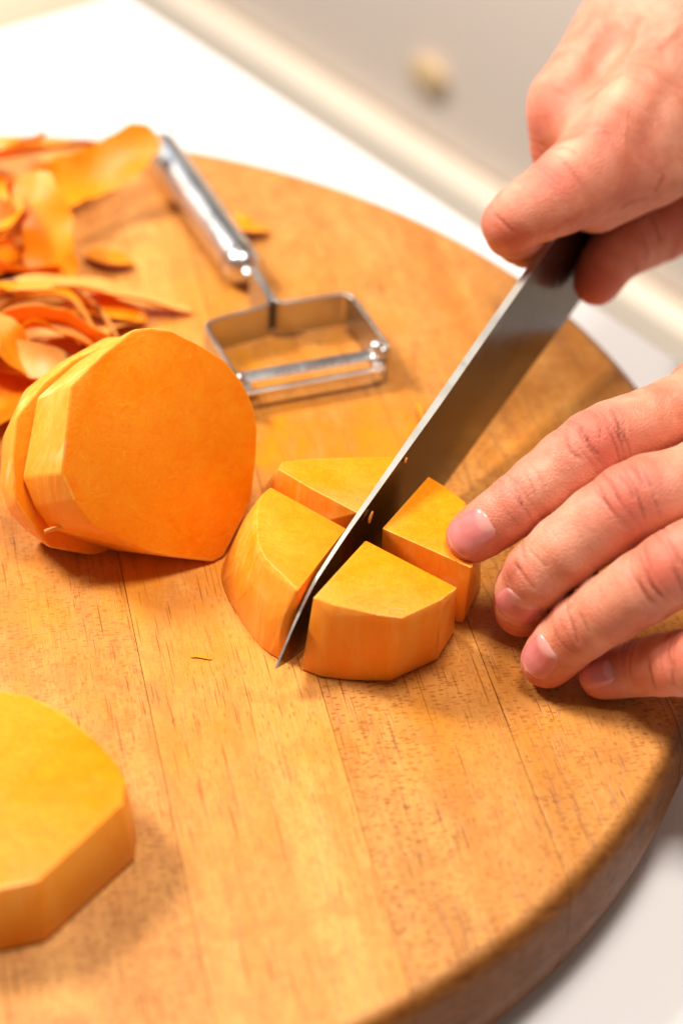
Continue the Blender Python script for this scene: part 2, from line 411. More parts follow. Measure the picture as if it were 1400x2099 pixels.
# the cross cut runs about square to the knife: normal directions for the cut faces
X1 = np.array([0.45, -0.9, 0])
tA = spline(ring([(556, 999), (536, 1020), (527, 1060), (530, 1108), (546, 1146), (577, 1174), (612, 1209)], H1), 3)
bA = spline(ring([(512, 1085), (472, 1128), (453, 1176), (468, 1226), (499, 1279), (536, 1327), (573, 1352)], b0), 3)
pA = list(tA) + list(bA) + ring([(640, 1050), (709, 1083)], H1) + ring([(606, 1340), (700, 1225), (640, 1150)], b0)
cA = (tA.mean(0) + bA.mean(0)) / 2 + np.array([0.02, 0, 0])
for u, bu in ((0.2, .0006), (0.4, .0011), (0.6, .0013), (0.8, .0010), (0.93, .0006)):
    q = bA * (1 - u) + tA * u; dd = q - cA; dd[:, 2] = 0; q = q + dd / np.linalg.norm(dd, axis=1)[:, None] * bu
    pA += list(q[:-1])
oA = hull('squash_piece', pA, [UPn, DNn, KN, -X1])
tag(oA, 'squash quarter with rounded pale side, left of the knife blade near its tip', 'squash piece', 'quartered round of squash')
def resamp(P, n):
    P = np.array(P); c = np.concatenate([[0], np.cumsum(np.linalg.norm(np.diff(P, axis=0), axis=1))]); u = np.linspace(0, c[-1], n)
    return np.stack([np.interp(u, c, P[:, k]) for k in range(3)], 1)
tB = [resamp(ring(q, H1), n_) for q, n_ in (([(642, 1225), (689, 1242), (772, 1260), (824, 1267)], 5), ([(824, 1267), (901, 1231)], 3), ([(901, 1231), (938, 1205)], 2))]
bB = [resamp(ring(q, b0), n_) for q, n_ in (([(617, 1372), (652, 1387), (727, 1396), (801, 1396)], 5), ([(801, 1396), (896, 1352)], 3), ([(896, 1352), (930, 1296)], 2))]
tB = np.concatenate(tB); bB = np.concatenate(bB)
pB = list(tB) + list(bB) + ring([(749, 1107)], H1) + ring([(742, 1240)], b0)
cB = np.array(at(749, 1107, T + H1))
for u in (0.3, 0.6, 0.85):
    q = bB * (1 - u) + tB * u; dd = q - cB; dd[:, 2] = 0; pB += list((q + dd / np.linalg.norm(dd, axis=1)[:, None] * 0.0005)[1:-1])
oB = hull('squash_piece', pB, [UPn, DNn, -KN, -X1])
tag(oB, 'squash quarter right of the blade showing a flat faceted orange side', 'squash piece', 'quartered round of squash')
pC = ring([(878, 976), (909, 995), (952, 1028), (985, 1085), (967, 1165), (783, 1083)], H1)
pC += ring([(948, 1278), (934, 1276), (778, 1205), (880, 1100), (975, 1165), (985, 1200)], b0)
oC = hull('squash_piece', pC, [UPn, DNn, -KN, X1, -X1])
tag(oC, 'squash quarter held under the index fingertip beside the blade', 'squash piece', 'quartered round of squash')
pD = ring([(571, 962), (580, 946), (635, 940), (751, 939), (803, 943), (822, 935), (733, 1052), (640, 1003)], H1)
pD += ring([(540, 1000), (528, 1050), (545, 1095), (733, 1185), (835, 1030)], b0)
oD = hull('squash_piece', pD, [UPn, DNn, KN, X1, -X1])
tag(oD, 'squash quarter behind the others, half hidden by the upper blade', 'squash piece', 'quartered round of squash')

# thick round lying apart
sl_t = [(-420, 1690), (-380, 1560), (-260, 1455), (-120, 1415), (0, 1415), (60, 1424), (130, 1458), (190, 1508), (236, 1558), (259, 1598), (253, 1648), (80, 1806), (0, 1826), (-120, 1850), (-260, 1830), (-370, 1770)]
HS = 0.0200
top = ring(sl_t, HS); cen = np.mean(top, 0)
bot = [np.array([cen[0] + (p[0] - cen[0]) * 1.075, cen[1] + (p[1] - cen[1]) * 1.05, T + b0]) for p in top]
oS = hull('squash_slice', top + bot, [UPn, DNn], bev=0.0009)
tag(oS, 'thick whole round slice of peeled squash lying apart on the board', 'squash slice')

# leaning chunk with the big cut face, and the slab behind it
yaw, el = math.radians(45), math.radians(28)
FN = np.array([math.sin(yaw) * math.cos(el), -math.cos(yaw) * math.cos(el), math.sin(el)])
FP = at(439, 1152, T + 0.001)
face = [(275, 675), (312, 672), (350, 677), (410, 707), (465, 741), (500, 785), (523, 838), (529, 880), (525, 950), (516, 1030), (482, 1098), (460, 1140), (439, 1152), (350, 1142), (300, 1130), (189, 1075), (150, 1025), (125, 970), (133, 880), (145, 790), (210, 726)]
back = [(262, 682), (155, 745), (76, 815), (60, 900), (46, 980), (70, 1040), (100, 1082), (145, 1093), (220, 1126), (320, 1138), (400, 1100), (440, 1000), (455, 880), (420, 780), (340, 690)]
D1 = 0.021
pts = [onplane(x, y, FP, FN) for x, y in face] + [onplane(x, y, FP - FN * D1, FN) for x, y in back]
oF = hull('squash_chunk', pts, [FN, -FN], bev=0.0008)
tag(oF, 'peeled squash chunk with a large flat orange cut face toward the knife', 'squash chunk')
sl_f = [(150, 735), (90, 785), (32, 855), (25, 950), (30, 1025), (55, 1065), (100, 1122), (185, 1138), (228, 1130), (330, 1120), (400, 1040), (420, 900), (380, 760), (260, 690)]
sl_b = [(120, 745), (50, 800), (5, 900), (0, 995), (15, 1045), (55, 1088), (100, 1118), (180, 1126), (280, 1100), (360, 1000), (380, 860), (320, 730), (220, 690)]
pts = [onplane(x, y, FP - FN * (D1 + 0.0006), FN) for x, y in sl_f] + [onplane(x, y, FP - FN * (D1 + 0.014), FN) for x, y in sl_b]
oG = hull('squash_slab', pts, [FN, -FN], bev=0.0008)
tag(oG, 'peeled squash slab tucked behind the large cut chunk next to the peelings', 'squash slab')
# torn shred hanging from the chunk's lower left edge
def shred(name, pts, w, t, mats, label, parent=None):
    return ribbon(name, pts, [w] * len(pts), [0.0] * len(pts), t, mats, label, 'squash shred')

# ------------------------------------------------------------------ ribbons (peelings)
def ribbon(name, pts, widths, tilts, thick=0.0012, mats=None, label=None, cat=None, group=None, n=7, curl=0.12, seed=0):
    """strip of peel along 3D points; tilt (deg) turns the strip about its run: 0 lies flat, 90 stands on edge"""
    rr = np.random.default_rng(seed)
    Q = spline(pts, n); W = spline(np.array(widths)[:, None], n)[:, 0]; A = np.radians(spline(np.array(tilts)[:, None], n)[:, 0])
    org = Q.mean(0); org[2] = Q[:, 2].min()
    m = len(Q); nc = 7; top = []; bot = []
    ph = rr.uniform(0, 6, 4)
    for i in range(m):
        tg = Q[min(i + 1, m - 1)] - Q[max(i - 1, 0)]; tg /= np.linalg.norm(tg)
        up = np.array([0, 0, 1.0])
        sd = np.cross(tg, up); sd /= max(np.linalg.norm(sd), 1e-6); nr = np.cross(sd, tg)
        s2 = sd * math.cos(A[i]) + nr * math.sin(A[i]); n2 = -sd * math.sin(A[i]) + nr * math.cos(A[i])
        e = min(1.0, (min(i, m - 1 - i) + 0.4) / (m * 0.11))
        w = W[i] * e ** 0.4
        a, b = [], []
        for k in range(nc):
            u = k / (nc - 1) * 2 - 1
            wob = (0.06 * math.sin(i * 0.5 + ph[0] + u) + 0.035 * math.sin(i * 1.3 + ph[1] + 2 * u)) * abs(u) ** 3
            p = Q[i] + s2 * (u * (1 + wob) * w / 2) + n2 * (curl * w * (u * u - 0.4) + 0.04 * w * math.sin(i * 0.55 + ph[2]) * u)
            th = thick * (1 - 0.75 * abs(u) ** 3)
            a.append(p + n2 * th / 2); b.append(p - n2 * th / 2)
        top.append(a); bot.append(b)
    v = []; f = []; mi = []
    for a in top: v += a
    nb = len(v)
    for b in bot: v += b
    for i in range(m - 1):
        for k in range(nc - 1):
            q = (i * nc + k, i * nc + k + 1, (i + 1) * nc + k + 1, (i + 1) * nc + k)
            f.append(q); mi.append(0)
            f.append(tuple(nb + x for x in q[::-1])); mi.append(1)
        for k in (0, nc - 1):
            q = (i * nc + k, (i + 1) * nc + k, nb + (i + 1) * nc + k, nb + i * nc + k)
            f.append(q if k == 0 else q[::-1]); mi.append(1)
    for i in (0, m - 1):
        for k in range(nc - 1):
            q = (i * nc + k, i * nc + k + 1, nb + i * nc + k + 1, nb + i * nc + k)
            f.append(q if i else q[::-1]); mi.append(1)
    v = [np.array(p) - org for p in v]
    o = from_py(name, v, f, mats or [M['flesh'], M['rind']], None, 60)
    for p, x in zip(o.data.polygons, mi): p.material_index = x
    o.location = tuple(org)
    return tag(o, label, cat, group)
IN = [M['flesh'], M['rind']]; OUT = [M['rind'], M['flesh']]
def R(pts): return [at(x, y, T + z) for x, y, z in pts]
peels = [
 ('long bright orange peel strip reaching up against the peeler handle end', R([(318, 272, .022), (255, 318, .018), (185, 358, .015), (120, 380, .016), (62, 388, .018)]), [.013, .016, .018, .018, .015], [35, 32, 30, 32, 35], IN),
 ('peel strip folded down steeply, pale edge facing the open board', R([(62, 355, .026), (80, 410, .022), (100, 475, .015), (108, 535, .008), (112, 585, .002)]), [.012, .016, .017, .017, .014], [-12, -20, -24, -20, -12], IN),
 ('long wavy peel strip with a shadowed lower edge and dark blemish', R([(-70, 612, .012), (20, 590, .014), (110, 582, .013), (200, 588, .010), (290, 610, .006), (392, 638, .001)]), [.011, .012, .013, .012, .009, .005], [20, 16, 14, 16, 16, 10], OUT),
 ('thin curled peel standing on its edge behind the squash slab', R([(-5, 668, .014), (60, 652, .015), (130, 662, .012), (185, 690, .009), (225, 715, .004)]), [.012, .015, .016, .013, .008], [68, 62, 62, 65, 60], OUT),
 ('short stubby peel strip slanting down in front of the curled peel', R([(-40, 655, .024), (5, 690, .021), (45, 730, .015), (82, 772, .007)]), [.011, .013, .013, .011], [-10, -10, -12, -8], IN),
 ('flat pale peel lying rind up beside the squash chunk', R([(140, 700, .0025), (185, 668, .003), (235, 645, .0025), (280, 628, .0015)]), [.013, .018, .018, .011], [4, 2, 3, 0], OUT),
 ('dark orange peel arched along the far rim of the board', R([(-90, 335, .016), (0, 320, .018), (80, 306, .016), (150, 296, .011), (215, 300, .004)]), [.012, .014, .014, .012, .007], [30, 28, 25, 22, 10], IN),
 ('wide peel buried under the folded strip in the pile', R([(-80, 400, .010), (-10, 385, .013), (50, 395, .010), (95, 430, .004)]), [.017, .018, .017, .014], [10, 5, 10, 5], IN),
 ('narrow peel curving over the dark hollow of the pile', R([(-60, 405, .024), (0, 440, .021), (40, 470, .015), (80, 500, .008)]), [.009, .011, .010, .007], [-50, -50, -46, -40], OUT),
 ('deep orange peel at the bottom of the pile, mostly in shade', R([(-70, 545, .003), (0, 530, .003), (60, 530, .002), (110, 545, .0015)]), [.022, .025, .022, .016], [0, 3, 0, 0], IN),
 ('peel with a black speck lying against the squash slab', R([(-70, 850, .005), (-10, 825, .006), (35, 795, .006), (85, 765, .004)]), [.018, .022, .021, .014], [-6, -8, -5, 0], IN),
 ('peel scrap under the curled peel with a dark knot', R([(-60, 735, .003), (10, 715, .004), (85, 715, .004), (150, 745, .002)]), [.022, .025, .023, .014], [5, 8, 5, 0], OUT),
 ('broad peel slumped over the others next to the far rim', R([(-80, 480, .016), (-25, 462, .018), (20, 440, .017), (52, 405, .012)]), [.014, .016, .015, .011], [14, 10, 12, 15], IN),
 ('thin peel end poking out beneath the long wavy strip', R([(120, 640, .004), (180, 628, .006), (240, 636, .005), (300, 655, .002)]), [.010, .013, .012, .006], [8, 6, 4, 0], IN),
]
for i, (lb, p, w, tl, mm) in enumerate(peels):
    ribbon('squash_peel', p, [q * 1.02 for q in w], tl, 0.0012, mm, lb, 'peel', 'pile of squash peelings', seed=i, curl=0.12 if i not in (3, 8) else 0.05)
pr = random.Random(11)
FL = ['narrow curled peel on the heap between the two strips at the far rim', 'narrow peel squeezed under the narrow curved strip',
      'narrow peel lying in the dark hollow of the heap', 'narrow peel just above the long wavy strip, its end hidden',
      'narrow peel pressed under the middle of the long wavy strip', 'narrow peel between the stubby strip and the squash slab',
      'narrow peel under the tapering half of the long wavy strip', 'narrow peel draped against the back of the folded strip',
      'narrow peel beside the top of the stubby slanting strip', 'narrow peel leaning on the curled peel that stands on edge',
      'narrow peel lying over the peel with the black speck', 'narrow peel bent over the arched strip at the far rim']
fill = [(-20, 350, 20), (-15, 430, 120), (15, 505, 70), (-15, 570, 10), (50, 615, 20), (10, 770, 140), (125, 625, 5), (70, 500, 95), (-20, 660, 100), (60, 700, 30), (-30, 800, 60), (30, 345, 170)]
for i, (x, y, a) in enumerate(fill):
    c = at(x, y, T + 0.004 + pr.uniform(0, 0.010)); a = math.radians(a + pr.uniform(-20, 20)); ln = pr.uniform(0.022, 0.032)
    cur = pr.choice((-1, 1)) * pr.uniform(0.3, 0.7); pts = []
    for k in range(5):
        u = k / 2 - 1; th = a + cur * u * 1.4
        pts.append(c + np.array([math.cos(th) * u * ln, math.sin(th) * u * ln, 0.009 * pr.uniform(0.4, 1.2) * (1 - u * u) + pr.uniform(-.001, .001)]))
    pts = [np.array([p[0], p[1], max(p[2], T + 0.0025)]) for p in pts]
    w0 = pr.uniform(0.008, 0.0115)
    ribbon('squash_peel', pts, [w0 * 0.6, w0, w0 * 1.05, w0 * 0.95, w0 * 0.5], [pr.uniform(-35, 35) + d for d in (0, 15, 30, 45, 60)], 0.0009, IN if pr.random() < 0.72 else OUT,
           FL[i], 'peel', 'pile of squash peelings', seed=50 + i)
frag = [
 ('small crumpled peel scrap between the pile and the peeler handle', R([(185, 515, .002), (215, 528, .0035), (245, 532, .003), (272, 538, .001)]), [.007, .0095, .009, .004], [-6, 4, 8, 0]),
 ('small peel scrap lying on the far side of the peeler handle', R([(455, 445, .0015), (485, 455, .0035), (515, 468, .003), (548, 470, .001)]), [.006, .009, .009, .004], [6, -4, 6, 0]),
]
for i, (lb, p, w, tl) in enumerate(frag):
    ribbon('peel_scrap', p, w, tl, 0.0014, IN, lb, 'peel scrap', 'loose peel scraps', n=4, seed=20 + i)
shred('squash_shred', R([(392, 1346, .0003), (405, 1345, .0004), (420, 1348, .0004), (434, 1350, .0003)]), 0.0009, 0.0004, IN, 'tiny orange shred lying on bare wood in front of the leaning chunk')
shred('squash_shred', R([(856, 828, .001), (860, 838, .003), (864, 850, .004), (868, 862, .003)]), 0.0014, 0.001, IN, 'tiny orange shred peeking over the middle of the knife spine')
ribbon('squash_shred', [onplane(x, y, FP - FN * k, FN) for x, y, k in ((92, 1090, .018), (115, 1083, .0165), (148, 1079, .014), (178, 1074, .009))],
       [.0012, .002, .0022, .0012], [60, 55, 50, 50], 0.0012, IN, 'torn shred clinging to the lower edge of the large chunk', 'squash shred', n=4, curl=0.0)

# ------------------------------------------------------------------ Y peeler
peel_o = at(505, 560, T)
peeler = empty('vegetable_peeler', tuple(peel_o))
tag(peeler, 'shiny steel peeler with tube handle and rectangular strap head on the board', 'peeler')
def tube(name, pts, radii, mat, parent, org, n=14, sub=4, sharp=50, caps=True):
    Q = spline(pts, sub); Rr = spline(np.array(radii)[:, None], sub)[:, 0]
    v = []; f = []; m = len(Q); up = np.array([0.1, 0.05, 1.0])
    for i in range(m):
        tg = Q[min(i + 1, m - 1)] - Q[max(i - 1, 0)]; tg = tg / np.linalg.norm(tg)
        a = np.cross(tg, up); a /= np.linalg.norm(a); b = np.cross(tg, a)
        for k in range(n):
            t = 2 * math.pi * k / n; v.append(Q[i] - org + (a * math.cos(t) + b * math.sin(t)) * Rr[i])
    for i in range(m - 1):
        for k in range(n): f.append((i * n + k, i * n + (k + 1) % n, (i + 1) * n + (k + 1) % n, (i + 1) * n + k))
    if caps: f.append(tuple(range(n))[::-1]); f.append(tuple((m - 1) * n + k for k in range(n)))
    return from_py(name, v, f, mat, parent, sharp)
def strap(name, pts, z0, z1, th, mat, parent, org, sub=6):
    """upright metal strip following a plan path"""
    Q = spline(pts, sub); m = len(Q); v = []; f = []
    for i in range(m):
        tg = Q[min(i + 1, m - 1)] - Q[max(i - 1, 0)]; tg[2] = 0; tg /= np.linalg.norm(tg); s = np.array([-tg[1], tg[0], 0])
        for sg, z in ((-1, z0), (1, z0), (1, z1), (-1, z1)):
            p = Q[i] + s * sg * th / 2; v.append(np.array([p[0], p[1], T + z]) - org)
    for i in range(m - 1):
        for k in range(4): f.append((i * 4 + k, i * 4 + (k + 1) % 4, (i + 1) * 4 + (k + 1) % 4, (i + 1) * 4 + k))
    f.append((3, 2, 1, 0)); f.append(tuple((m - 1) * 4 + k for k in range(4)))
    o = from_py(name, v, f, mat, parent, 35)
    bv = o.modifiers.new('bevel', 'BEVEL'); bv.width = 0.0002; bv.segments = 2; bv.limit_method = 'ANGLE'
    return o
hz = 0.0072
h0, h1 = at(327, 301, T + hz + .001), at(503, 553, T + hz)
hd = (h1 - h0) / np.linalg.norm(h1 - h0); L = float(np.linalg.norm(h1 - h0))
lathe('handle', [(0.0038, 0.0), (0.0056, 0.0002), (0.0062, 0.0010), (0.0064, 0.004), (0.0064, L - 0.004), (0.0063, L - 0.002), (0.0056, L), (0.0043, L + 0.0013), (0.0022, L + 0.0019)],
      M['chrome'], peeler, n=40, axis=tuple(hd), org=tuple(h0 - peel_o))
lathe('end_ring', [(0.0060, L - 0.0062), (0.0067, L - 0.0058), (0.0067, L - 0.0046), (0.0060, L - 0.0042)], M['strap'], peeler, n=40, axis=tuple(hd), org=tuple(h0 - peel_o))
zt = 0.0138
def S2(pts): return [at(x, y, T + zt) for x, y in pts]
strap('head_strap', S2([(515, 546), (530, 572), (547, 603), (552, 617), (540, 627), (500, 637), (455, 650), (430, 659), (424, 668), (430, 681), (455, 722), (490, 780)]), 0.0012, zt, 0.0012, M['strap'], peeler, peel_o)
strap('head_strap', S2([(521, 544), (537, 570), (555, 600), (566, 614), (585, 618), (630, 612), (680, 604), (708, 601), (722, 608), (735, 623), (765, 664), (797, 712)]), 0.0012, zt, 0.0012, M['strap'], peeler, peel_o)
lathe('collar', [(0.0020, -0.002), (0.0024, 0.0), (0.0024, 0.003), (0.0018, 0.0045), (0.0001, 0.005)], M['chrome'], peeler, n=20, axis=tuple(hd), org=tuple(h1 - peel_o))
ba, bb = at(488, 781, T + .0085), at(778, 729, T + .0085)
bd = (bb - ba) / np.linalg.norm(bb - ba); bs = np.cross(np.array([0, 0, 1.0]), bd)
bl = float(np.linalg.norm(bb - ba))
def bar(name, off, w, h, z, mat, parent, s0=0.0, s1=None):
    s1 = bl if s1 is None else s1; bm = bmesh.new(); nn = 12; rows = []
    for i in range(nn + 1):
        s = s0 + (s1 - s0) * i / nn; row = []
        for a, b in ((-.5, -.5), (.5, -.35), (.5, .35), (.2, .62), (-.2, .62), (-.5, .4)):
            p = ba + bd * s + bs * (off + a * w) + np.array([0, 0, z + b * h]) - peel_o; row.append(bm.verts.new(tuple(p)))
        rows.append(row)
    for i in range(nn):
        for k in range(6): bm.faces.new((rows[i][k], rows[i][(k + 1) % 6], rows[i + 1][(k + 1) % 6], rows[i + 1][k]))
    bm.faces.new(rows[0][::-1]); bm.faces.new(rows[-1])
    bmesh.ops.recalc_face_normals(bm, faces=bm.faces[:])
    return from_bm(name, bm, mat, parent, 60)
blade = bar('swivel_blade', 0.0012, 0.0046, 0.0013, 0.0, M['chrome'], peeler)
bar('cutting_edge', -0.0040, 0.0020, 0.0009, -0.0022, M['chrome'], blade)
for s in (0.0, bl - 0.0032): 
    b_ = bar('end_bridge', -0.0012, 0.0060, 0.0012, -0.0012, M['chrome'], blade, s, s + 0.0032)
for i in range(11):
    s = 0.012 + i * 0.0023 + 0.0006 * math.sin(i * 5.1)
    bar('etched_letter', -0.0006, 0.0009, 0.00022, 0.00055, M['etch'], blade, s, s + 0.0011 + 0.0005 * (i % 3 == 1))
for (x, y, z, r) in ((771, 712, .0118, .0022), (783, 722, .0098, .0026), (770, 737, .0075, .0026), (489, 778, .0085, .0024)):
    c = at(x, y, T + z) - peel_o
    lathe('pivot', [(0.0001, -r)] + [(r * math.cos(a), r * math.sin(a)) for a in np.linspace(-1.3, 1.3, 9)] + [(0.0001, r)], M['chrome'], peeler, n=18, axis=tuple(bd), org=tuple(c), sharp=60)

# ------------------------------------------------------------------ chef's knife
knife = empty('chefs_knife', (K0[0], K0[1], T))
tag(knife, 'large dark steel kitchen knife cutting down through the squash round', 'knife')
SP = [(0, .0080), (.004, .0121), (.0098, .0180), (.0178, .0240), (.0329, .0293), (.0594, .0356), (.0873, .0420), (.1166, .0494), (.1573, .0589), (.196, .0680)]
ED = [(0, .0078), (.0035, .0062), (.0081, .0046), (.0152, .0028), (.030, .0014), (.050, .0010), (.075, .0021), (.1036, .0048), (.142, .0110), (.187, .0174), (.196, .0190)]
def interp(tab, s): return float(np.interp(s, [a for a, b in tab], [b for a, b in tab]))
ss = np.concatenate([np.linspace(0, .02, 14), np.linspace(.023, .192, 50)])
spz = np.array([interp(SP, s) for s in ss]); edz = np.array([interp(ED, s) for s in ss])
for a in (spz, edz):
    for _ in range(3): a[2:-1] = 0.25 * a[1:-2] + 0.5 * a[2:-1] + 0.25 * a[3:]
v, f, mi = [], [], []
for s, zs, ze in zip(ss, spz, edz):
    w = 0.0023 * min(1.0, 0.22 + s / 0.11)
    hgt = max(zs - ze, 1e-5)
    for off, z in ((-w / 2, zs), (w / 2, zs), (w * 0.40, zs - hgt * 0.3), (w * 0.24, zs - hgt * 0.65), (w * 0.09, zs - hgt * 0.93), (0.00003, ze), (-0.00003, ze), (-w * 0.09, zs - hgt * 0.93), (-w * 0.24, zs - hgt * 0.65), (-w * 0.40, zs - hgt * 0.3)):
        p = KD * s + KN * off; v.append((p[0], p[1], z))
n = 10
for i in range(len(ss) - 1):
    for k in range(n):
        f.append((i * n + k, i * n + (k + 1) % n, (i + 1) * n + (k + 1) % n, (i + 1) * n + k)); mi.append(1 if k == 0 else 0)
f.append(tuple(range(n))[::-1]); mi.append(0); f.append(tuple((len(ss) - 1) * n + k for k in range(n))); mi.append(0)
kb = from_py('blade', v, f, [M['blade'], M['spine']], knife, 25)
for p, x in zip(kb.data.polygons, mi): p.material_index = x
bm = bmesh.new(); bm.from_mesh(kb.data); bmesh.ops.recalc_face_normals(bm, faces=bm.faces[:]); bm.to_mesh(kb.data); bm.free()
for s_, z_, ln_, lb_ in ((0.046, 0.0265, 0.0034, 'orange squash fleck stuck to the blade face over the cut'), (0.0655, 0.0345, 0.0016, 'minute squash crumb stuck just under the knife spine')):
    q0 = np.array([K0[0], K0[1], T]) + KD * s_ + KN * 0.0014 + np.array([0, 0, z_])
    ribbon('squash_fleck', [q0, q0 + (KD * 0.35 + np.array([0, 0, 0.9])) * ln_ * 0.5, q0 + (KD * 0.5 + np.array([0, 0, 0.85])) * ln_], [ln_ * 0.3, ln_ * 0.5, ln_ * 0.25], [90, 90, 90], 0.0006, IN, lb_, 'squash fleck', n=4, curl=0)
# scales and rivets of the grip, under the hand
hs = np.array([KD[0], KD[1], 0.235]); hs /= np.linalg.norm(hs); hu = np.cross(hs, KN); hu = hu if hu[2] > 0 else -hu
rows = []
bm = bmesh.new()
hc0 = KD * 0.187 + np.array([0, 0, 0.0520])
for i in range(15):
    u = i / 14; c = hc0 + hs * (u * 0.112) + hu * (-0.002 * math.sin(u * 5))
    hh = 0.0105 + 0.0018 * math.cos(u * 6.5) ; ww = 0.0085 * (0.55 + 0.45 * min(1, u * 6)) * (1 if u < 0.95 else 0.8)
    rows.append([bm.verts.new(tuple(c + KN * ww * math.copysign(abs(math.cos(a)) ** 0.7, math.cos(a)) + hu * hh * math.copysign(abs(math.sin(a)) ** 0.7, math.sin(a)))) for a in np.linspace(0, 2 * math.pi, 20, endpoint=False)])
for i in range(14):
    for k in range(20): bm.faces.new((rows[i][k], rows[i][(k + 1) % 20], rows[i + 1][(k + 1) % 20], rows[i + 1][k]))
bm.faces.new(rows[0][::-1]); bm.faces.new(rows[-1]); bmesh.ops.recalc_face_normals(bm, faces=bm.faces[:])
kh = from_bm('handle', bm, M['handle'], knife, 40)
for u in (0.025, 0.056, 0.087):
    c = hc0 + hs * u
    lathe('rivet', [(0.003, -0.0092), (0.003, 0.0088), (0.002, 0.0091)], M['spine'], kh, n=16, axis=tuple(KN), org=tuple(c))

# ------------------------------------------------------------------ hands: one continuous surface each, from blended round cones
def smin(a, b, k):
    h = np.clip(0.5 + 0.5 * (b - a) / k, 0, 1)
    return b + (a - b) * h - k * h * (1 - h)
class Limb:
    def __init__(s, pts, radii, k=0.004, sub=3, dorsal=None, name='', flat=1.0):
        s.P = spline(np.array(pts), sub) if sub > 1 else np.array(pts, float)
        s.R = spline(np.array(radii)[:, None], sub)[:, 0] if sub > 1 else np.array(radii, float)
        s.k = k; s.dorsal = None if dorsal is None else np.array(dorsal, float); s.name = name; s.flat = flat
        s.cum = np.concatenate([[0], np.cumsum(np.linalg.norm(np.diff(s.P, axis=0), axis=1))])
        s.joints = [s.cum[i * sub] for i in range(len(pts))]
        s.lo = (s.P - s.R[:, None]).min(0); s.hi = (s.P + s.R[:, None]).max(0)
    def eval(s, X):
        d = np.full(len(X), 1e3)
        for i in range(len(s.P) - 1):
            a, b = s.P[i], s.P[i + 1]; ab = b - a; L2 = ab @ ab
            q0 = X - a; t = np.clip((q0 @ ab) / L2, 0, 1)
            q = q0 - t[:, None] * ab
            if s.flat != 1.0 and s.dorsal is not None:
                dn = s.dorsal; c = q @ dn; q = q + np.outer(c * (1 / s.flat - 1), dn)
            e = np.sqrt(np.einsum('ij,ij->i', q, q)) - (s.R[i] + t * (s.R[i + 1] - s.R[i]))
            d = np.minimum(d, e) if i == 0 else smin(d, e, 0.0012)
        return d
    def locate(s, X):
        """distance along the limb, and the offset direction"""
        best = np.full(len(X), 1e3); arc = np.zeros(len(X)); off = np.zeros((len(X), 3))
        for i in range(len(s.P) - 1):
            a, b = s.P[i], s.P[i + 1]; ab = b - a; l = math.sqrt(ab @ ab)
            t = np.clip(((X - a) @ ab) / (l * l), 0, 1); q = X - a - t[:, None] * ab; d = np.sqrt((q * q).sum(1)) - (s.R[i] + t * (s.R[i + 1] - s.R[i]))
            m = d < best; best[m] = d[m]; arc[m] = (s.cum[i] + t * l)[m]; off[m] = q[m]
        return best, arc, off
class Hand:
    def __init__(s, fingers, palm, kpalm=0.007, kfing=0.0009, bumps=()):
        s.fingers, s.palm, s.kpalm, s.kfing, s.bumps = fingers, palm, kpalm, kfing, bumps
    def sdf(s, X):
        out = None
        for L in s.fingers:
            m = np.all((X > L.lo - 0.014) & (X < L.hi + 0.014), axis=1)
            d = np.full(len(X), 0.05); d[m] = np.minimum(L.eval(X[m]), 0.05)
            out = d if out is None else smin(out, d, s.kfing)
        pal = None
        for L in s.palm:
            m = np.all((X > L.lo - 0.02) & (X < L.hi + 0.02), axis=1)
            d = np.full(len(X), 0.05); d[m] = np.minimum(L.eval(X[m]), 0.05)
            pal = d if pal is None else smin(pal, d, L.k)
        d = smin(out, pal, s.kpalm)
        for c, r, amp in s.bumps:
            q = ((X - c) ** 2).sum(1) / (r * r); d = d - amp * np.exp(-q * 1.5)
        return d
    def grad(s, X, e=0.0004):
        g = np.stack([s.sdf(X + np.eye(3)[i] * e) - s.sdf(X - np.eye(3)[i] * e) for i in range(3)], 1)
        return g / np.maximum(np.linalg.norm(g, axis=1), 1e-9)[:, None]
    def hit(s, o, d, n=90):
        p = np.array(o, float)[None].copy()
        for _ in range(n):
            e = s.sdf(p); p = p + np.array(d)[None] * e[:, None] * 0.9
            if abs(e[0]) < 2e-5: break
        return p[0]
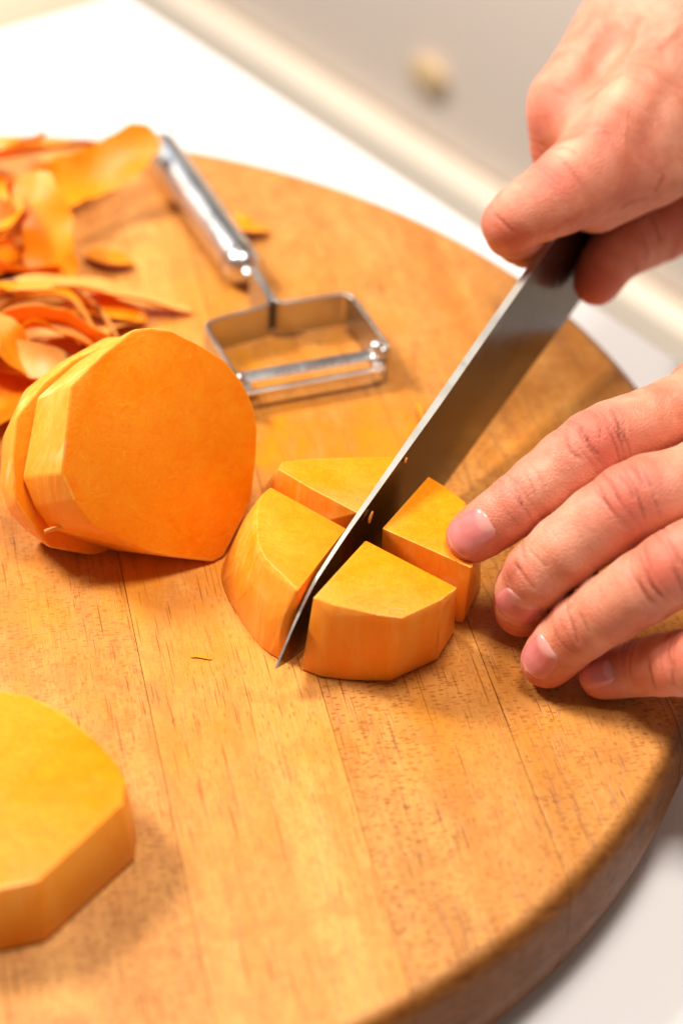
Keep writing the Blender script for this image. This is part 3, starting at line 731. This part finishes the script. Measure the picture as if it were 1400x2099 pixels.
def surface_nets(hand, lo, hi, h):
    lo = np.array(lo); nn = np.ceil((np.array(hi) - lo) / h / 4).astype(int) * 4 + 1
    # coarse pass
    cg = [lo[i] + np.arange(0, nn[i], 4) * h for i in range(3)]
    G = np.stack(np.meshgrid(*cg, indexing='ij'), -1); cv = hand.sdf(G.reshape(-1, 3)).reshape(G.shape[:3])
    D = np.full(tuple(nn), 1.0, np.float32)
    D[:] = np.repeat(np.repeat(np.repeat(np.where(cv < 0, -1, 1), 4, 0), 4, 1), 4, 2)[:nn[0], :nn[1], :nn[2]]
    near = np.abs(cv) < h * 4 * 2.0
    need = np.zeros(tuple(nn), bool)
    idx = np.argwhere(near)
    off = np.stack(np.meshgrid(*[np.arange(-3, 5)] * 3, indexing='ij'), -1).reshape(-1, 3)
    for o in off:
        q = idx * 4 + o
        ok = np.all((q >= 0) & (q < nn), axis=1); q = q[ok]; need[q[:, 0], q[:, 1], q[:, 2]] = True
    I = np.argwhere(need); D[need] = hand.sdf(lo + I * h)
    S = D < 0
    corners = [(i, j, k) for i in (0, 1) for j in (0, 1) for k in (0, 1)]
    n0, n1, n2 = nn - 1
    cnt = sum(S[i:i + n0, j:j + n1, k:k + n2].astype(np.int8) for i, j, k in corners)
    act = (cnt > 0) & (cnt < 8); ci = np.argwhere(act)
    vid = -np.ones(act.shape, int); vid[act] = np.arange(len(ci))
    acc = np.zeros((len(ci), 3)); num = np.zeros(len(ci))
    for a in corners:
        for ax in range(3):
            if a[ax]: continue
            b = list(a); b[ax] = 1
            va = D[ci[:, 0] + a[0], ci[:, 1] + a[1], ci[:, 2] + a[2]]; vb = D[ci[:, 0] + b[0], ci[:, 1] + b[1], ci[:, 2] + b[2]]
            m = (va < 0) != (vb < 0)
            t = va[m] / (va[m] - vb[m]); p = np.array(a, float)[None].repeat(m.sum(), 0); p[:, ax] += t
            acc[m] += p; num[m] += 1
    V = lo + (ci + acc / num[:, None]) * h
    F = []
    for ax in range(3):
        o1, o2 = [(1, 2), (2, 0), (0, 1)][ax]
        sl0 = [slice(None)] * 3; sl1 = [slice(None)] * 3; sl0[ax] = slice(0, -1); sl1[ax] = slice(1, None)
        ch = S[tuple(sl0)] != S[tuple(sl1)]; e = np.argwhere(ch)
        e = e[(e[:, o1] > 0) & (e[:, o2] > 0) & (e[:, o1] < nn[o1] - 1) & (e[:, o2] < nn[o2] - 1)]
        inside = S[e[:, 0], e[:, 1], e[:, 2]]
        d1 = np.zeros(3, int); d1[o1] = 1; d2 = np.zeros(3, int); d2[o2] = 1
        q = [e - d1 - d2, e - d2, e, e - d1]
        q = np.stack([vid[x[:, 0], x[:, 1], x[:, 2]] for x in q], 1)
        q[~inside] = q[~inside][:, ::-1]; F.append(q)
    F = np.concatenate(F); F = F[(F >= 0).all(1)]
    for _ in range(1):
        d = hand.sdf(V); V = V - hand.grad(V) * np.clip(d, -h, h)[:, None]
    return V, F

def wob(x, seed):      # cheap smooth 1D noise
    rr = np.random.default_rng(seed); a = rr.uniform(0, 6.28, 5); f = rr.uniform(0.5, 2.2, 5)
    return sum(np.sin(x * f[i] + a[i]) for i in range(5)) / 5
def build_hand(name, hand, lo, hi, h, label, origin, red_spots=(), pale_spots=(), lines=()):
    V, F = surface_nets(hand, lo, hi, h)
    N = hand.grad(V)
    red = np.zeros(len(V)); pale = np.zeros(len(V)); cr = np.zeros(len(V)); disp = np.zeros(len(V))
    fd = [L.locate(V) for L in hand.fingers]
    dist = np.stack([x[0] for x in fd], 1); near = dist.argmin(1)
    for i, L in enumerate(hand.fingers):
        m = (near == i) & (dist[:, i] < 0.003)
        if L.dorsal is None or not m.any(): continue
        _, arc, off = (x[m] for x in fd[i])
        o = off / np.maximum(np.linalg.norm(off, axis=1), 1e-6)[:, None]
        dn = o @ L.dorsal
        tg = L.P[-1] - L.P[0]; tg = tg / np.linalg.norm(tg); side = np.cross(L.dorsal, tg); sd = o @ side
        rr = np.random.default_rng(100 + i + len(name))
        jm = L.joints
        lr = np.zeros(m.sum()); lc = np.zeros(m.sum()); ld = np.zeros(m.sum())
        for jn, (jj, wid, cnt, amp) in enumerate(((jm[1], 0.0030, 3, 0.00020), (jm[2], 0.0058, 6, 0.00036))):
            mask = np.clip((dn - 0.15) / 0.5, 0, 1)
            lr += (0.34 if jn == 0 else 0.62) * np.exp(-((arc - jj) / (wid * 1.25)) ** 2) * np.clip((dn - 0.2) / 0.6, 0, 1)
            for c in range(cnt):
                x0 = jj + (c - (cnt - 1) / 2) / max(cnt - 1, 1) * 2 * wid * 0.85 + rr.normal(0, 0.0004)
                bow = 0.0016 * np.sign(c - (cnt - 1) / 2 + 0.01) * (1 - sd ** 2) * (0.6 if jn else 0.2)
                xx = arc - x0 - bow + 0.0006 * wob(sd * 3.0, 7 + i * 13 + c + jn * 40)
                g = np.exp(-(xx / 0.00034) ** 2) * mask * np.clip(0.55 + 0.8 * wob(sd * 2.2 + c, 31 + i + c * 3), 0, 1)
                ld -= amp * g; lc += 0.55 * g
        # faint cross lines all along the back of the finger
        for c in range(16):
            x0 = rr.uniform(jm[0] + 0.008, jm[-1]); s0 = rr.uniform(-0.7, 0.7); ww = rr.uniform(0.2, 0.5)
            xx = arc - x0 + 0.0008 * wob(sd * 2.5, 200 + c + i * 50)
            g = np.exp(-(xx / 0.0003) ** 2) * np.clip(dn * 2, 0, 1) * np.exp(-((sd - s0) / ww) ** 2)
            ld -= 0.00006 * g; lc += 0.16 * g
        tip = np.exp(-((arc - jm[0]) / 0.006) ** 2)
        lr += 0.55 * tip
        red[m] += lr; cr[m] += lc; disp[m] += ld
    for c, r, a in red_spots: red += a * np.exp(-((V - c) ** 2).sum(1) / (r * r))
    for c, r, a in pale_spots: pale += a * np.exp(-((V - c) ** 2).sum(1) / (r * r))
    for pts, w, depth, col in lines:             # single skin folds as 3D polylines on the surface
        Q = spline(np.array(pts), 6); best = np.full(len(V), 1.0); tt = np.zeros(len(V))
        sel = np.where(np.all((V > Q.min(0) - 0.003) & (V < Q.max(0) + 0.003), axis=1))[0]; VS = V[sel]; bs_ = best[sel]; ts_ = tt[sel]
        for i in range(len(Q) - 1):
            ab = Q[i + 1] - Q[i]; t = np.clip(((VS - Q[i]) @ ab) / (ab @ ab), 0, 1)
            d = np.linalg.norm(VS - Q[i] - t[:, None] * ab, axis=1); mm = d < bs_; bs_[mm] = d[mm]; ts_[mm] = ((i + t) / (len(Q) - 1))[mm]
        best[sel] = bs_; tt[sel] = ts_
        g = np.exp(-(best / w) ** 2) * np.clip(np.minimum(tt, 1 - tt) * 5, 0, 1); disp -= depth * g; cr += col * g
    V = V + N * disp[:, None]
    org = np.array(origin)
    me = bpy.data.meshes.new(name)
    me.vertices.add(len(V)); me.vertices.foreach_set('co', (V - org).astype(np.float32).ravel())
    me.loops.add(len(F) * 4); me.loops.foreach_set('vertex_index', F.astype(np.int32).ravel())
    me.polygons.add(len(F)); me.polygons.foreach_set('loop_start', np.arange(0, len(F) * 4, 4, dtype=np.int32))
    me.update(calc_edges=True); me.validate()
    me.polygons.foreach_set('use_smooth', np.ones(len(me.polygons), bool))
    for nm, arr in (('red', red), ('pale', pale), ('crease', cr)):
        a = me.attributes.new(nm, 'FLOAT', 'POINT'); a.data.foreach_set('value', np.clip(arr * 1.12, 0, 0.92).astype(np.float32))
    o = link(name, me, M['skin']); o.location = tuple(org)
    return o
def nail(hand, limb, parent, px, py, axis, wid, length, lift=0.0005, lun=0.28, roll=None):
    """curved plate grown over the fingertip; axis points to the free edge"""
    hand = Hand([limb], [Limb([limb.P[-1], limb.P[-1] * 1.0001], [.003, .003], sub=1)], kpalm=0.001)
    p = hand.hit(CAM + ray(px, py) * 0.45, ray(px, py) / np.linalg.norm(ray(px, py)))
    nr = hand.grad(p[None])[0]
    if roll is not None: nr = nr * (1 - roll[1]) + np.array(roll[0]) * roll[1]; nr /= np.linalg.norm(nr)
    ax = np.array(axis) - nr * np.dot(axis, nr); ax /= np.linalg.norm(ax); sd = np.cross(nr, ax)
    nu, nv = 18, 15; V = []; lu = []; fe = []
    for i in range(nu):
        u = i / (nu - 1) * 2 - 1
        half = wid / 2 * (1 - abs(u) ** 4.5) ** 0.42 * (0.94 + 0.06 * u)
        for j in range(nv):
            vv = j / (nv - 1) * 2 - 1
            V.append(p + ax * u * length / 2 + sd * vv * max(half, wid * 0.02) + nr * 0.006)
            lu.append(np.clip((-u - (1 - 2 * lun) + 0.35 * (1 - vv * vv) - 0.35) / 0.12, 0, 1)); fe.append(np.clip((u - 0.84 + 0.12 * (vv * vv)) / 0.08, 0, 1))
    V = np.array(V); X = V.copy()
    for _ in range(26): X = X - nr * (hand.sdf(X) * 0.8)[:, None]
    org = np.array(parent.location); top = []; 
    for q, k in zip(X, range(len(X))):
        u = (k // nv) / (nu - 1) * 2 - 1; vv = (k % nv) / (nv - 1) * 2 - 1
        e = max(abs(u) ** 7, abs(vv) ** 7)
        if u > 0.6: e = max(abs(vv) ** 7, 0)
        top.append(q + nr * (lift * (1 - e) - 0.00012 * e) - org)
    nb = len(top); low = [q - nr * 0.0009 for q in top]
    v = top + low; f = []
    for i in range(nu - 1):
        for j in range(nv - 1):
            q = (i * nv + j, i * nv + j + 1, (i + 1) * nv + j + 1, (i + 1) * nv + j); f.append(q[::-1]); f.append(tuple(nb + x for x in q))
    ring_ = [j for j in range(nv)] + [i * nv + nv - 1 for i in range(1, nu)] + [(nu - 1) * nv + j for j in range(nv - 2, -1, -1)] + [i * nv for i in range(nu - 2, 0, -1)]
    for a, b in zip(ring_, ring_[1:] + ring_[:1]): f.append((a, b, nb + b, nb + a))
    o = from_py('fingernail', v, f, M['nail'], parent, 60)
    bm = bmesh.new(); bm.from_mesh(o.data); bmesh.ops.recalc_face_normals(bm, faces=bm.faces[:]); bm.to_mesh(o.data); bm.free()
    for nm, arr in (('lunula', lu), ('free_edge', fe)):
        a = o.data.attributes.new(nm, 'FLOAT', 'POINT'); a.data.foreach_set('value', np.array(list(arr) * 2, np.float32))
    return o
def unit(v): v = np.array(v, float); return v / np.linalg.norm(v)

# left hand, steadying the squash
def LP(x, y, z): return at(x, y, T + z)
VIEW = unit(CAM - LP(1200, 1100, 0.03))
dl = unit(VIEW * 0.75 + np.array([-0.15, 0, 0.7]))
LI = Limb([LP(968, 1100, .030), LP(1058, 1036, .039), LP(1216, 917, .051), LP(1330, 868, .053), LP(1470, 815, .050)], [.0072, .0083, .0099, .0096, .0115], dorsal=dl, name='index')
LM = Limb([LP(1070, 1249, .0095), LP(1104, 1175, .029), LP(1290, 1032, .049), LP(1400, 1000, .051), LP(1530, 945, .049)], [.0076, .0091, .0105, .0108, .0125], dorsal=unit(dl + np.array([-0.5, 0, 0])), name='middle')
LR_ = Limb([LP(1122, 1355, .0078), LP(1190, 1288, .021), LP(1378, 1168, .044), LP(1480, 1120, .048), LP(1590, 1065, .048)], [.0073, .0086, .0100, .0104, .0118], dorsal=unit(dl + np.array([-0.25, 0, 0])), name='ring')
LL = Limb([LP(1233, 1387, .0066), LP(1318, 1367, .011), LP(1440, 1350, .026), LP(1540, 1280, .038), LP(1630, 1210, .044)], [.0060, .0077, .0088, .0090, .0110], dorsal=unit(dl + np.array([0.1, 0, 0.2])), name='little')
LT = Limb([LP(1290, 1090, .012), LP(1400, 1060, .014), LP(1530, 990, .022), LP(1640, 900, .036)], [.0080, .0095, .0105, .0140], dorsal=unit((0, 0.7, 0.7)), name='thumb')
wr = LP(1850, 880, .075)
palmL = [Limb([LI.P[-1], wr], [.0125, .021], sub=1, k=0.012), Limb([LM.P[-1], wr], [.0125, .021], sub=1, k=0.012),
         Limb([LR_.P[-1], wr], [.012, .021], sub=1, k=0.012), Limb([LL.P[-1], wr], [.0115, .020], sub=1, k=0.012),
         Limb([LT.P[-1], wr], [.0155, .021], sub=1, k=0.012),
         Limb([wr, wr + unit((1, 0.25, 0.25)) * 0.10], [.0215, .029], sub=1, k=0.012)]
HL = Hand([LI, LM, LR_, LL, LT], palmL, kpalm=0.006, bumps=[(LI.P[6] + dl * .008, .008, .0009), (LM.P[6] + dl * .008, .008, .0010), (LR_.P[6] + dl * .008, .008, .0008)])
allp = np.concatenate([L.P for L in HL.fingers] + [L.P for L in palmL])
def onhand(H, px, py):
    d = ray(px, py); return H.hit(CAM + d * 0.45, d / np.linalg.norm(d))
folds = []
for w, dep, col, pts in (
    (.00045, .00042, .6, [(750, 310), (765, 400), (800, 460), (850, 490)]), (.0004, .0004, .6, [(920, 230), (945, 330), (936, 378)]),
    (.00045, .0004, .55, [(1000, 200), (1040, 290), (1050, 400)]), (.0004, .00035, .5, [(865, 350), (882, 420), (935, 470)]),
    (.00035, .0003, .4, [(845, 300), (830, 350), (860, 400)]), (.00035, .0003, .4, [(1060, 260), (1075, 340), (1060, 420)]),
    (.0004, .00035, .5, [(440, 590), (492, 680), (516, 770)]), (.00035, .0002, .3, [(520, 545), (560, 620), (590, 700)]), (.00035, .0002, .3, [(560, 510), (610, 590), (640, 660)]),
    (.00045, .0004, .55, [(1090, 510), (1150, 570), (1190, 660)]), (.00045, .0004, .5, [(1040, 570), (1100, 640), (1130, 720)]), (.0004, .0003, .4, [(990, 590), (1020, 660), (1060, 740)]),
    (.0004, .0003, .4, [(1130, 500), (1200, 590), (1230, 650)]), (.00045, .0004, .5, [(465, 1050), (520, 1130), (590, 1215)]), (.0004, .00025, .3, [(545, 980), (600, 1040), (650, 1090)]),
    (.00045, .0004, .5, [(1195, 1080), (1230, 1190), (1290, 1250)]), (.00045, .0004, .5, [(1300, 920), (1350, 990), (1375, 1080)]), (.0004, .0003, .4, [(1150, 1120), (1180, 1220), (1230, 1290)]),
    (.0004, .0003, .4, [(1330, 1080), (1370, 1150), (1395, 1230)]), (.00045, .0004, .5, [(770, 1350), (800, 1440), (822, 1515)]), (.0004, .0002, .3, [(830, 1330), (860, 1400), (880, 1450)]),
    (.00045, .00045, .6, [(1205, 1560), (1222, 1680), (1250, 1765)]), (.0004, .0003, .4, [(1320, 1560), (1340, 1650), (1350, 1750)])):
    folds.append(([onhand(HL, 880 + x / 2.692, 760 + y / 2.692) for x, y in pts], w, dep, col))
oL = build_hand('person', HL, allp.min(0) - 0.034, allp.max(0) + 0.034, 0.00062, '', tuple(LP(1300, 1200, 0)), lines=folds,
                red_spots=[(onhand(HL, 1225, 880), .010, .25), (onhand(HL, 1290, 1010), .011, .25), (onhand(HL, 1375, 1170), .010, .2), (onhand(HL, 1030, 1060), .006, .3), (onhand(HL, 1350, 1370), .012, .35)])
tag(oL, 'bare left hand with bent fingertips steadying the cut squash on the board', 'hand')
def idir(dx, dy, k=0.25): return RGT * dx - UPV * dy + FWD * k
nail(HL, LI, oL, 961, 1093, idir(-.78, .60), .0116, .0140)
nail(HL, LM, oL, 1047, 1252, idir(-.72, .62), .0124, .0142, roll=(unit(np.array([-1, 0.0, 0.2])), 0.3))
nail(HL, LR_, oL, 1099, 1346, idir(-.80, .55), .0110, .0125, roll=(unit(np.array([-1, 0.0, 0.25])), 0.2))
nail(HL, LL, oL, 1217, 1380, idir(-.95, .25), .0085, .0105)

# right hand, gripping the knife
dr = unit(VIEW * 0.5 + np.array([-0.3, 0.1, 0.8]))
RI = Limb([atk(1078, 503, .635), atk(1043, 459, .616), atk(1142, 402, .618), atk(1235, 330, .626), atk(1310, 240, .636)], [.0070, .0080, .0116, .0136, .0150], dorsal=unit(dr + np.array([-0.5, 0, 0.2])), name='index')
RT = Limb([atk(1222, 578, .656), atk(1262, 518, .657), atk(1350, 468, .668), atk(1480, 400, .682)], [.0074, .0092, .0108, .0130], dorsal=unit((0.9, -0.35, -0.1)), name='thumb')
RM = Limb([atk(1240, 480, .725), atk(1175, 415, .685), atk(1140, 300, .650), atk(1155, 205, .648)], [.0070, .0085, .0080, .0085], dorsal=unit((-0.9, 0.1, 0.4)), name='middle')
RR = Limb([atk(1300, 430, .712), atk(1245, 330, .690), atk(1220, 200, .672), atk(1230, 110, .668)], [.0065, .0080, .0085, .0090], dorsal=unit((-0.9, 0.1, 0.4)), name='ring')
RL = Limb([atk(1380, 350, .725), atk(1330, 260, .705), atk(1300, 130, .688), atk(1310, 40, .682)], [.0060, .0070, .0078, .0085], dorsal=unit((-0.9, 0.1, 0.4)), name='little')
w2 = atk(1520, -180, .672)
palmR = [Limb([RI.P[-1], w2], [.0130, .024], sub=1, k=0.010), Limb([RM.P[-1], atk(1320, 0, .665), w2], [.0092, .0128, .021], sub=1, k=0.008),
         Limb([RR.P[-1], w2], [.009, .020], sub=1, k=0.010), Limb([RL.P[-1], w2], [.009, .019], sub=1, k=0.010),
         Limb([atk(1220, 394, .632), atk(1325, 328, .636), atk(1440, 262, .648)], [.0122, .0146, .0162], sub=1, k=0.010),
         Limb([atk(1235, 290, .636), atk(1172, 232, .648), atk(1290, 60, .660)], [.0115, .0095, .014], sub=1, k=0.010),
         Limb([RT.P[-1], atk(1470, 268, .665), w2], [.0125, .016, .022], sub=1, k=0.010),
         Limb([w2, w2 + unit((0.75, 0.45, 0.30)) * 0.10], [.025, .031], sub=1, k=0.012)]
HR = Hand([RI, RT, RM, RR, RL], palmR, kpalm=0.006, bumps=[(atk(1150, 205, .640), .009, .0008), (atk(1165, 312, .612), .006, .0010)])
allp = np.concatenate([L.P for L in HR.fingers] + [L.P for L in palmR])
def onhand(H, px, py): 
    d = ray(px, py); return H.hit(CAM + d * 0.5, d / np.linalg.norm(d))
oR = build_hand('person', HR, allp.min(0) - 0.036, allp.max(0) + 0.036, 0.0007,
                '', tuple(atk(1300, 300, .66)),
                red_spots=[(onhand(HR, 1138, 366), .006, .5), (onhand(HR, 1130, 215), .008, .45), (onhand(HR, 1290, 310), .012, .4), (onhand(HR, 1230, 270), .005, .35), (onhand(HR, 1030, 480), .006, .3)],
                pale_spots=[(onhand(HR, 1160, 305), .005, .7), (onhand(HR, 1275, 190), .006, .5)],
                lines=[([onhand(HR, x, y) for x, y in ((1012, 438), (1030, 455), (1056, 478))], .0005, .0004, .45),
                       ([onhand(HR, x, y) for x, y in ((1140, 305), (1160, 302), (1185, 318))], .0006, .0005, .3),
                       ([onhand(HR, x, y) for x, y in ((1330, 10), (1300, 110), (1262, 215), (1190, 312))], .0036, -.0013, 0),
                       ([onhand(HR, x, y) for x, y in ((1245, 20), (1190, 110), (1140, 190))], .0034, -.0010, 0),
                       ([onhand(HR, x, y) for x, y in ((1275, 40), (1225, 150), (1190, 235), (1160, 290))], .0040, .0012, .06),
                       ([onhand(HR, x, y) for x, y in ((1398, 45), (1360, 85), (1335, 100))], .0014, -.0006, 0),
                       ([onhand(HR, x, y) for x, y in ((1395, 150), (1350, 230), (1300, 330))], .0050, .0010, .05),
                       ([onhand(HR, x, y) for x, y in ((1100, 345), (1128, 362), (1150, 385))], .0004, .0003, .35),
                       ([onhand(HR, x, y) for x, y in ((1115, 338), (1142, 358), (1165, 378))], .0004, .0003, .35),
                       ([onhand(HR, x, y) for x, y in ((1270, 430), (1290, 415), (1330, 405))], .0005, .0004, .35),
                       ([onhand(HR, x, y) for x, y in ((1340, 395), (1352, 380), (1360, 360))], .0005, .0004, .35),
                       ([onhand(HR, x, y) for x, y in ((1205, 268), (1228, 262), (1250, 268))], .0004, .00025, .25),
                       ([onhand(HR, x, y) for x, y in ((1215, 282), (1235, 275), (1255, 280))], .0004, .00025, .25),
                       ([onhand(HR, x, y) for x, y in ((1330, 440), (1345, 470), (1352, 500))], .0005, .0004, .45),
                       ([onhand(HR, x, y) for x, y in ((1310, 470), (1322, 500), (1330, 525))], .0004, .0003, .35)])
tag(oR, 'bare right hand gripping the knife, thumb and index finger pinching the blade', 'hand')
nail(HR, RT, oR, 1262, 572, RT.P[0] - RT.P[3], .0105, .0120, roll=(unit((0.9, -0.3, -0.2)), 0.4))
